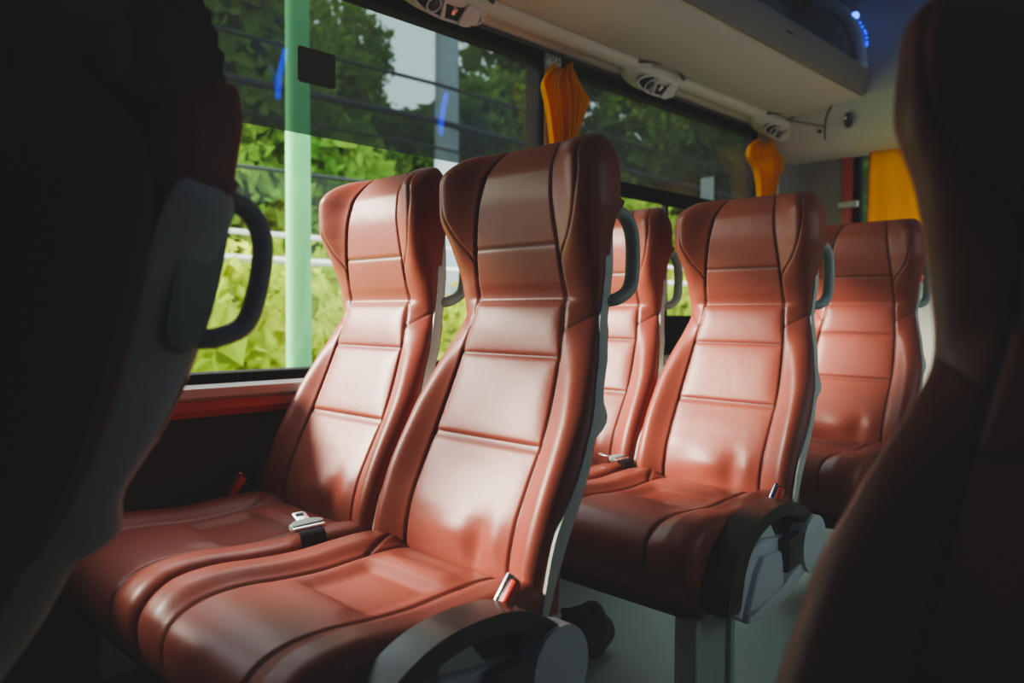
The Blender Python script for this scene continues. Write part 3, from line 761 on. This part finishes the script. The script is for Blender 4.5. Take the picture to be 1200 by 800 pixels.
def vent(y):
    r = empty('air_vent', (-.205, y, .885))
    # teardrop housing
    def fn(d):
        e = abs(d.y); k = (1-e**2.2*.35)
        return Vector((d.x*.075*k, d.y*.175, d.z*.040*k))
    v, f = uv_blob(fn, 48, 24); mesh_obj('housing', v, f, M['creamgloss'], r)
    # dark eye-shaped recess facing down and into the aisle
    rot = Euler((0, R(-42), 0)).to_matrix()      # tilts a downward face towards the aisle
    def place(o, p=(0,0,0)):
        o.matrix_local = Matrix.Translation(Vector((.028, 0, -.031))+rot@Vector(p))@rot.to_4x4()
    eye = [(.036*math.sin(a)*(1 if math.sin(a) > 0 else .8), .115*math.cos(a)) for a in [2*math.pi*k/40 for k in range(40)]]
    place(prism('recess', eye, -.012, .004, M['matblack'], r, 'z', .003))
    rim = [Vector((1.08*x, 1.06*y, -.012)) for x, y in eye]; rim.append(rim[0])
    place(tube('rim', rim, .0045, M['creamgloss'], r, 8, (0,0,1)))
    # swivelling nozzle at the front end
    bm = bmesh.new(); bmesh.ops.create_uvsphere(bm, u_segments=20, v_segments=14, radius=.027)
    n = bm_obj('nozzle', bm, M['darkrack'], r); place(n, (0, -.060, -.002))
    a_ = [Vector((.021*math.sin(t), .021*math.cos(t), -.019)) for t in [2*math.pi*k/24 for k in range(25)]]
    tube('nozzle_ring', a_, .003, M['creamgloss'], n, 8, (0,0,1))
    # slanting divider and the curved flap that covers the rear part
    place(prism('divider', [(-.030,-.018),(-.022,-.006),(.030,-.030),(.034,-.040)], -.020, -.008, M['creamgloss'], r, 'z', .003))
    fl = [(.032*math.sin(t), .062+.046*math.cos(t)) for t in [math.pi*(-.62+1.24*k/20) for k in range(21)]]
    place(prism('flap', fl, -.019, -.010, M['creamgloss'], r, 'z', .004))
    bm = bmesh.new(); box_bm(bm, -.012, .012, .008, .026, -.017, -.008, .004); place(bm_obj('reading_lamp', bm, M['chrome'], r))
    # dark trim arc on the rack side
    arc = catmull([(.055,-.15,.020),(.078,-.08,.030),(.084,0,.033),(.078,.08,.030),(.055,.15,.020)], 6)
    tube('trim_arc', arc, .007, M['darkrack'], r, 8, (0,0,1), .010)
    return r
labels = ['cream air vent above the first big window, cut by the top of the photo',
          'cream air vent above the curtain-side end of the sliding window, middle of three',
          'cream air vent at the rear end of the rack, beside the gathered rear curtain']
v0 = vent(VENTS[0]); tag(v0, labels[0], 'air vent', 'air vents along the rack')
for y, l in zip(VENTS[1:], labels[1:]):
    c = copy_tree(v0); c.location.y = y; c['label'] = l
# rear fascia across the back of the bus
fas = [(2.38,.955),(2.40,.93),(2.44,.86),(2.50,.79),(2.56,.755),(2.62,.742),(2.66,.742),(2.66,1.419),(2.40,1.419),(2.39,1.06)]
pts = [(p.x, p.y) for p in catmull([(a, b, 0) for a, b in fas[:7]], 5)]+fas[7:]
fb = bmesh.new(); prism_bm(fb, pts, -.285, RX, 'x'); fo = S(bm_obj('trim_6', fb, M['cream'], angle=50))
# hatch seam, speaker oval and knob on the fascia
sp = empty('wall_speaker', (.13, 2.415, .86), 'small oval dark speaker on the cream rear fascia', 'speaker')
bm = bmesh.new(); bmesh.ops.create_uvsphere(bm, u_segments=20, v_segments=10, radius=1)
o = bm_obj('grille', bm, M['latch'], sp); o.scale = (.018, .018, .036); o.rotation_euler = (R(28), R(14), 0)
bm = bmesh.new(); bmesh.ops.create_uvsphere(bm, u_segments=12, v_segments=8, radius=.008); o = bm_obj('knob', bm, M['chrome'], sp); o.location = (-.004, -.020, .006)
hat = empty('access_hatch', (-.05, 2.42, .86), 'flush cream hatch with dark seam at the end of the rack', 'hatch')
tube('seam_line', catmull([(.115,-.030,.07),(.085,-.012,.03),(.070,.010,-.02),(.062,.035,-.06)], 6), .003, M['gasket'], hat, 6)
tube('seam_line', [(.075,.005,-.010),(-.11,-.014,.052)], .0022, M['gasket'], hat, 6, (0,0,1))
bm = bmesh.new(); bmesh.ops.create_uvsphere(bm, u_segments=12, v_segments=8, radius=.010); o = bm_obj('lock', bm, M['latch'], hat); o.location = (.045, .012, -.025)

# ------------------------------------------------------------------ curtains and rail
rail = empty('curtain_rail', (WX+.03, 0, WTOP), 'thin dark curtain rail with small hooks above the side windows', 'curtain rail')
tube('track', [(.004, FY+.05, .012), (.004, BACKY-.22, .012)], .006, M['darkrack'], rail, 8, (0,0,1))
for k in range(16):
    yy = .86+.030*k+random.uniform(-.006, .006)
    bm = bmesh.new(); a = [(.010+.0035*math.sin(t), yy+.008*math.cos(t), -.004+.012*math.sin(t)) for t in [2*math.pi*q/12 for q in range(13)]]
    tube_bm(bm, a, .0014, 6, Vector((1,0,0))); bm_obj('hook', bm, M['darkrack'], rail)
def curtain(name, rows, pleats, amp, label, seed=0):
    """gathered curtain; rows: (z, y0, y1, x, pleat depth factor)"""
    rnd = random.Random(seed); nz = 46; ny = 120
    zs = [r[0] for r in rows][::-1]
    g = lambda z, k: float(interp(z, zs, [r[k] for r in rows][::-1]))
    vs = []; fs = []
    ph = [rnd.uniform(0, 6.28) for _ in range(4)]
    for j in range(nz):
        zt = j/(nz-1); 
        for i in range(ny):
            u = i/(ny-1); z = rows[0][0]+(rows[-1][0]-rows[0][0])*zt
            z += 0
            y0, y1, x, am = g(z, 1), g(z, 2), g(z, 3), g(z, 4)
            fold = math.sin(2*math.pi*pleats*u+ph[0]+.6*math.sin(3*u+ph[1]))+.35*math.sin(2*math.pi*pleats*2.3*u+ph[2])
            topdip = (-.030*abs(math.sin(math.pi*1.5*u+.3)) if zt < .25 else 0)*(1-zt/.25 if zt < .25 else 0)
            bow = .02*math.sin(math.pi*u)
            vs.append((x+amp*am*fold+bow, y0+(y1-y0)*u+.004*math.sin(9*z+u*7), z+topdip))
    for j in range(nz-1):
        for i in range(ny-1): fs.append((j*ny+i, j*ny+i+1, (j+1)*ny+i+1, (j+1)*ny+i))
    o = mesh_obj(name, vs, fs, M['curtain'])
    so = o.modifiers.new('thick', 'SOLIDIFY'); so.thickness = .0025
    tag(o, label, 'curtain', 'orange curtains'); return o
c1 = curtain('curtain', [(.845,.875,.985,-.243,.55),(.80,.82,1.01,-.240,.8),(.76,.797,1.042,-.237,1),(.70,.82,1.025,-.238,1),(.62,.848,.995,-.240,.9),(.54,.868,.968,-.242,.8),(.42,.885,.955,-.243,.7),(.34,.87,.96,-.243,.8),(.15,.85,.98,-.243,1)], 5, .019, 'orange curtain gathered on the pillar between the two windows', 3)
c2 = curtain('curtain', [(.830,2.30,2.46,-.243,.5),(.775,2.19,2.53,-.238,.8),(.73,2.17,2.54,-.235,1),(.67,2.255,2.50,-.238,1),(.58,2.30,2.47,-.240,.9),(.48,2.31,2.44,-.242,.8),(.2,2.29,2.46,-.243,1)], 6, .019, 'orange curtain gathered at the rear end of the side windows', 8)
# flat rear curtain
vs = []; fs = []; nx = 90; nz = 20
for j in range(nz):
    z = .752+(.20-.752)*j/(nz-1)
    for i in range(nx):
        x = .158+(1.75-.158)*i/(nx-1); vs.append((x, BACKY-.045+.012*math.sin(x*24+.8*math.sin(z*5))+.005*math.sin(x*61), z))
for j in range(nz-1):
    for i in range(nx-1): fs.append((j*nx+i, j*nx+i+1, (j+1)*nx+i+1, (j+1)*nx+i))
c3 = mesh_obj('curtain', vs, fs, M['curtain']); so = c3.modifiers.new('thick', 'SOLIDIFY'); so.thickness = .003
tag(c3, 'flat orange curtain drawn across the rear window', 'curtain', 'orange curtains')
box('hem', .152, .160, BACKY-.055, BACKY-.035, .20, .752, M['redtrim'], c3)
# sticker on the tinted glass
rc = []
for cx_, cz_, a0 in ((.046,.036,0),(-.046,.036,90),(-.046,-.036,180),(.046,-.036,270)):
    rc += [(cx_+.009*math.cos(R(a0+18*k)), cz_+.009*math.sin(R(a0+18*k))) for k in range(6)]
st = prism('window_sticker', rc, .003, .0045, M['sticker'], None, 'x', 0, loc=(WX, .012, .630))
tag(st, 'dark green square sticker with rounded corners on the upper window glass', 'sticker')

# ------------------------------------------------------------------ outside
GZ = -2.15
gm = bmesh.new(); box_bm(gm, -60, -2.6, -40, 60, GZ-.3, GZ); S(bm_obj('ground', gm, M['grass']))
gm = bmesh.new(); box_bm(gm, -2.6, 12, -40, 60, GZ-.3, GZ-.06); S(bm_obj('road', gm, M['asphalt']))
def leaf_mesh(name, blobs, n, size, mat, parent, seed, flat=1.0):
    rnd = np.random.default_rng(seed)
    vs = []; fs = []
    tot = sum(b[3]**2 for b in blobs)
    for (bx, by, bz, br) in blobs:
        k = int(n*br*br/tot)
        d = rnd.normal(size=(k, 3)); d /= np.linalg.norm(d, axis=1)[:, None]
        rad = br*(.55+.5*rnd.random(k)**.6)
        P = np.stack([bx+d[:,0]*rad, by+d[:,1]*rad, bz+d[:,2]*rad*flat], 1)
        for p in P:
            a = rnd.normal(size=3); a /= np.linalg.norm(a); b = np.cross(a, rnd.normal(size=3)); b /= np.linalg.norm(b)
            inner = np.linalg.norm(p-np.array([bx,by,bz])) < br*.86
            s = size*(.6+.8*rnd.random())*(2.4 if inner else 1); a = a*s; b = b*s*.5; c = np.cross(a, b)/s*.35
            i = len(vs); vs += [p-a, p-b+c, p+a, p+b+c]; fs += [(i, i+1, i+2), (i, i+2, i+3)]
    return mesh_obj(name, vs, fs, mat, parent, False)
def tree(x, y, h, r, mat, label, seed, n=9000, size=.085, trunk=.12):
    rnd = random.Random(seed)
    t = empty('tree', (x, y, GZ), label, 'tree', 'trees beside the road')
    lean = rnd.uniform(-.25, .25)
    pts = catmull([(0,0,0),(lean*.2,.05,h*.3),(lean*.6,-.05,h*.6),(lean,.05,h*.92)], 6)
    n_ = len(pts); tube('trunk', pts, [trunk*(1-.7*i/n_) for i in range(n_)], M['bark'], t, 10)
    bl = []
    for k in range(11):
        a = rnd.uniform(0, 6.28); q = rnd.uniform(.15, .85)*r; bl.append((q*math.cos(a)+lean*.6, q*math.sin(a), h*rnd.uniform(.42, .98), r*rnd.uniform(.36, .6)))
    leaf_mesh('crown', bl, n, size, mat, t, seed); return t
def shrub(x, y, h, r, mat, label, seed, n=1600, size=.10):
    rnd = random.Random(seed); t = empty('shrub', (x, y, GZ), label, 'shrub', 'roadside shrubs')
    bl = [(rnd.uniform(-.6, .6)*r, rnd.uniform(-.8, .8)*r, h*rnd.uniform(.25, .75), r*rnd.uniform(.45, .65)) for _ in range(8)]
    leaf_mesh('foliage', bl, n, size, mat, t, seed)
    tube('stem', [(0,0,0),(.02,.03,h*.5)], .04, M['bark'], t, 6); return t
# shrubs: a bright bank close to the road
sh = [(-4.2,1.0,2.6,1.2),(-4.6,2.6,2.9,1.3),(-4.1,4.2,2.6,1.2),(-4.9,5.8,3.0,1.4),(-4.2,7.6,2.8,1.3),(-5.0,9.6,3.0,1.5),(-4.0,11.8,2.8,1.4),(-6.6,1.9,3.4,1.5),(-6.9,4.2,3.6,1.6),(-6.8,6.8,3.5,1.6)]
shl = ['yellow-green shrub seen low through the window beside the dark foreground seat','yellow-green shrub low behind the window seat of the first pair','yellow-green shrub behind the top of the first window seat','yellow-green shrub behind the top of the nearest lit seat','bright shrub seen through the left sliding pane','bright shrub seen beyond the right sliding pane','furthest roadside shrub toward the rear of the bus','paler taller shrub behind the nearest roadside shrub','paler taller shrub behind the pale green post','paler taller shrub behind the concrete pole']
for i, (a, l) in enumerate(zip(sh, shl)): shrub(*a, M['leafA'], l, 30+i, 6000, .06)
tr = [(-7.4,6.0,5.0,1.7,'leafC'),(-8.0,3.0,6.6,2.2,'leafB'),(-9.8,5.4,7.0,2.0,'leafB'),(-7.2,9.4,5.6,1.8,'leafB'),(-6.8,13.0,7.6,2.5,'leafC'),(-5.4,16.5,6.6,2.6,'leafB'),(-9.5,10.5,7.8,2.5,'leafC'),(-4.2,20.5,6.8,2.6,'leafC'),(-10.5,1.2,7.0,2.4,'leafB'),(-8.5,18.0,7.5,3.0,'leafC')]
trl = ['low dark tree behind the top of the first window seat, below the open sky','leafy tree seen in the upper window beside the dark foreground seat','leafy green tree behind the window sticker','leafy tree left of the orange curtain in the upper window','dark tree seen in the tinted pane right of the first curtain','bright-leaved tree in the middle of the second tinted pane','deep green tree behind the grey concrete pole','dark tree at the far end of the side windows','green tree behind the hair of the seated person','dark tree far behind in the second tinted pane']
for i, (a, l) in enumerate(zip(tr, trl)): tree(*a[:4], M[a[4]], l, 60+i)
# poles
def pole(name, x, y, h, r, mat, label, arm=True):
    t = empty(name, (x, y, GZ), label, 'pole')
    tube('shaft', [(0,0,0),(0,0,h)], [r, r*.8], mat, t, 16)
    tube('footing', [(0,0,0),(0,0,.12)], r*1.6, M['concrete'], t, 16)
    if arm:
        bm = bmesh.new(); box_bm(bm, -.04, .04, -.7, .7, h-.5, h-.42, .01); bm_obj('crossarm', bm, M['concrete'], t)
    else:
        bm = bmesh.new(); bmesh.ops.create_uvsphere(bm, u_segments=14, v_segments=8, radius=r*.9, matrix=Matrix.Translation((0,0,h))); bm_obj('cap', bm, mat, t)
    return t
pole('utility_pole', -5.0, 4.45, 7.2, .15, M['concrete'], 'tall grey concrete utility pole seen through the upper window by the blue reflection')
pole('lamp_post', -1.75, .79, 6.5, .062, M['greenpost'], 'pale green post standing close outside the first window', False)
# cables run along the road
def cable(x, z, r, label):
    pts = [(x, -12+k*1.6, z-.10*math.sin(math.pi*((k*1.6) % 16)/16)) for k in range(28)]
    o = tube('overhead_cable', pts, r, M['cable'], None, 6, (0,0,1)); tag(o, label, 'cable', 'overhead cables'); return o
cable(-4.6, 2.32, .018, 'highest dark cable crossing the upper window outside')
cable(-4.7, 1.98, .034, 'thickest dark cable crossing the upper window outside')
cable(-4.8, 1.74, .014, 'thin dark cable just below the thickest one')
cable(-4.9, 1.30, .018, 'lowest dark cable, just above the clear part of the window')
def guard(x, z, r, label):
    o = tube('wire_fence_strand', [(x, -12, z), (x, 32, z)], r, M['rail'], None, 6, (0,0,1)); tag(o, label, 'fence wire', 'pale fence strands'); return o
guard(-3.1, .50, .018, 'pale strand crossing the clear window pane near its top')
guard(-3.1, .335, .026, 'thicker pale strand crossing the clear window pane')

# ------------------------------------------------------------------ light
W = bpy.data.worlds.new('world'); SC.world = W; W.use_nodes = True
t = W.node_tree; bg = t.nodes['Background']
tc = t.nodes.new('ShaderNodeTexCoord'); nz = t.nodes.new('ShaderNodeTexNoise'); nz.inputs['Scale'].default_value = 3; nz.inputs['Detail'].default_value = 6
t.links.new(tc.outputs['Generated'], nz.inputs['Vector'])
mx = t.nodes.new('ShaderNodeMixRGB'); mx.inputs[1].default_value = (.72, .82, .95, 1); mx.inputs[2].default_value = (.95, .97, 1, 1)
t.links.new(nz.outputs['Fac'], mx.inputs[0]); t.links.new(mx.outputs[0], bg.inputs[0]); bg.inputs[1].default_value = 3.5
def sun(name, d, e, ang, col):
    l = bpy.data.lights.new(name, 'SUN'); l.energy = e; l.angle = R(ang); l.color = col
    o = bpy.data.objects.new(name, l); COL.objects.link(o); o.rotation_euler = Vector(d).to_track_quat('-Z', 'Y').to_euler(); return o
sun('sun', (.758, .652, -.455), 10.8, 14, (1, .94, .82))
for i, (y0, y1) in enumerate(BAYS):
    l = bpy.data.lights.new('portal', 'AREA'); l.shape = 'RECTANGLE'; l.size = y1-y0; l.size_y = WTOP-SILL; l.cycles.is_portal = True
    o = bpy.data.objects.new('portal', l); COL.objects.link(o); o.location = (WX-.02, (y0+y1)/2, (SILL+WTOP)/2)
    o.rotation_euler = Matrix(((0,0,-1),(1,0,0),(0,-1,0))).transposed().to_euler() if False else Euler((R(90), 0, R(-90)))

# ------------------------------------------------------------------ camera
cd = bpy.data.cameras.new('camera'); cam = bpy.data.objects.new('camera', cd); COL.objects.link(cam)
yaw, pit, roll = .7813, -.036916, .00496
Fw = Vector((-math.sin(yaw)*math.cos(pit), math.cos(yaw)*math.cos(pit), math.sin(pit)))
Rt = Vector((math.cos(yaw), math.sin(yaw), 0)); Up = Rt.cross(Fw)
R2 = Rt*math.cos(roll)+Up*math.sin(roll); U2 = Up*math.cos(roll)-Rt*math.sin(roll)
m = Matrix((R2, U2, -Fw)).transposed().to_4x4(); m.translation = (1.479, -1.0476, 0)
cam.matrix_world = m
cd.sensor_width = 36; cd.lens = 895.245/1200*36; cd.clip_start = .02
cd.dof.use_dof = True; cd.dof.focus_distance = 1.55; cd.dof.aperture_fstop = 2.8
SC.camera = cam
SC.view_settings.view_transform = 'AgX'
SC.view_settings.look = 'AgX - Medium High Contrast'
SC.view_settings.exposure = .62
SC.view_settings.use_curve_mapping = True
cm = SC.view_settings.curve_mapping
cm.curves[3].points[0].location = (0, .0125); cm.update()
SC.cycles.use_denoising = True
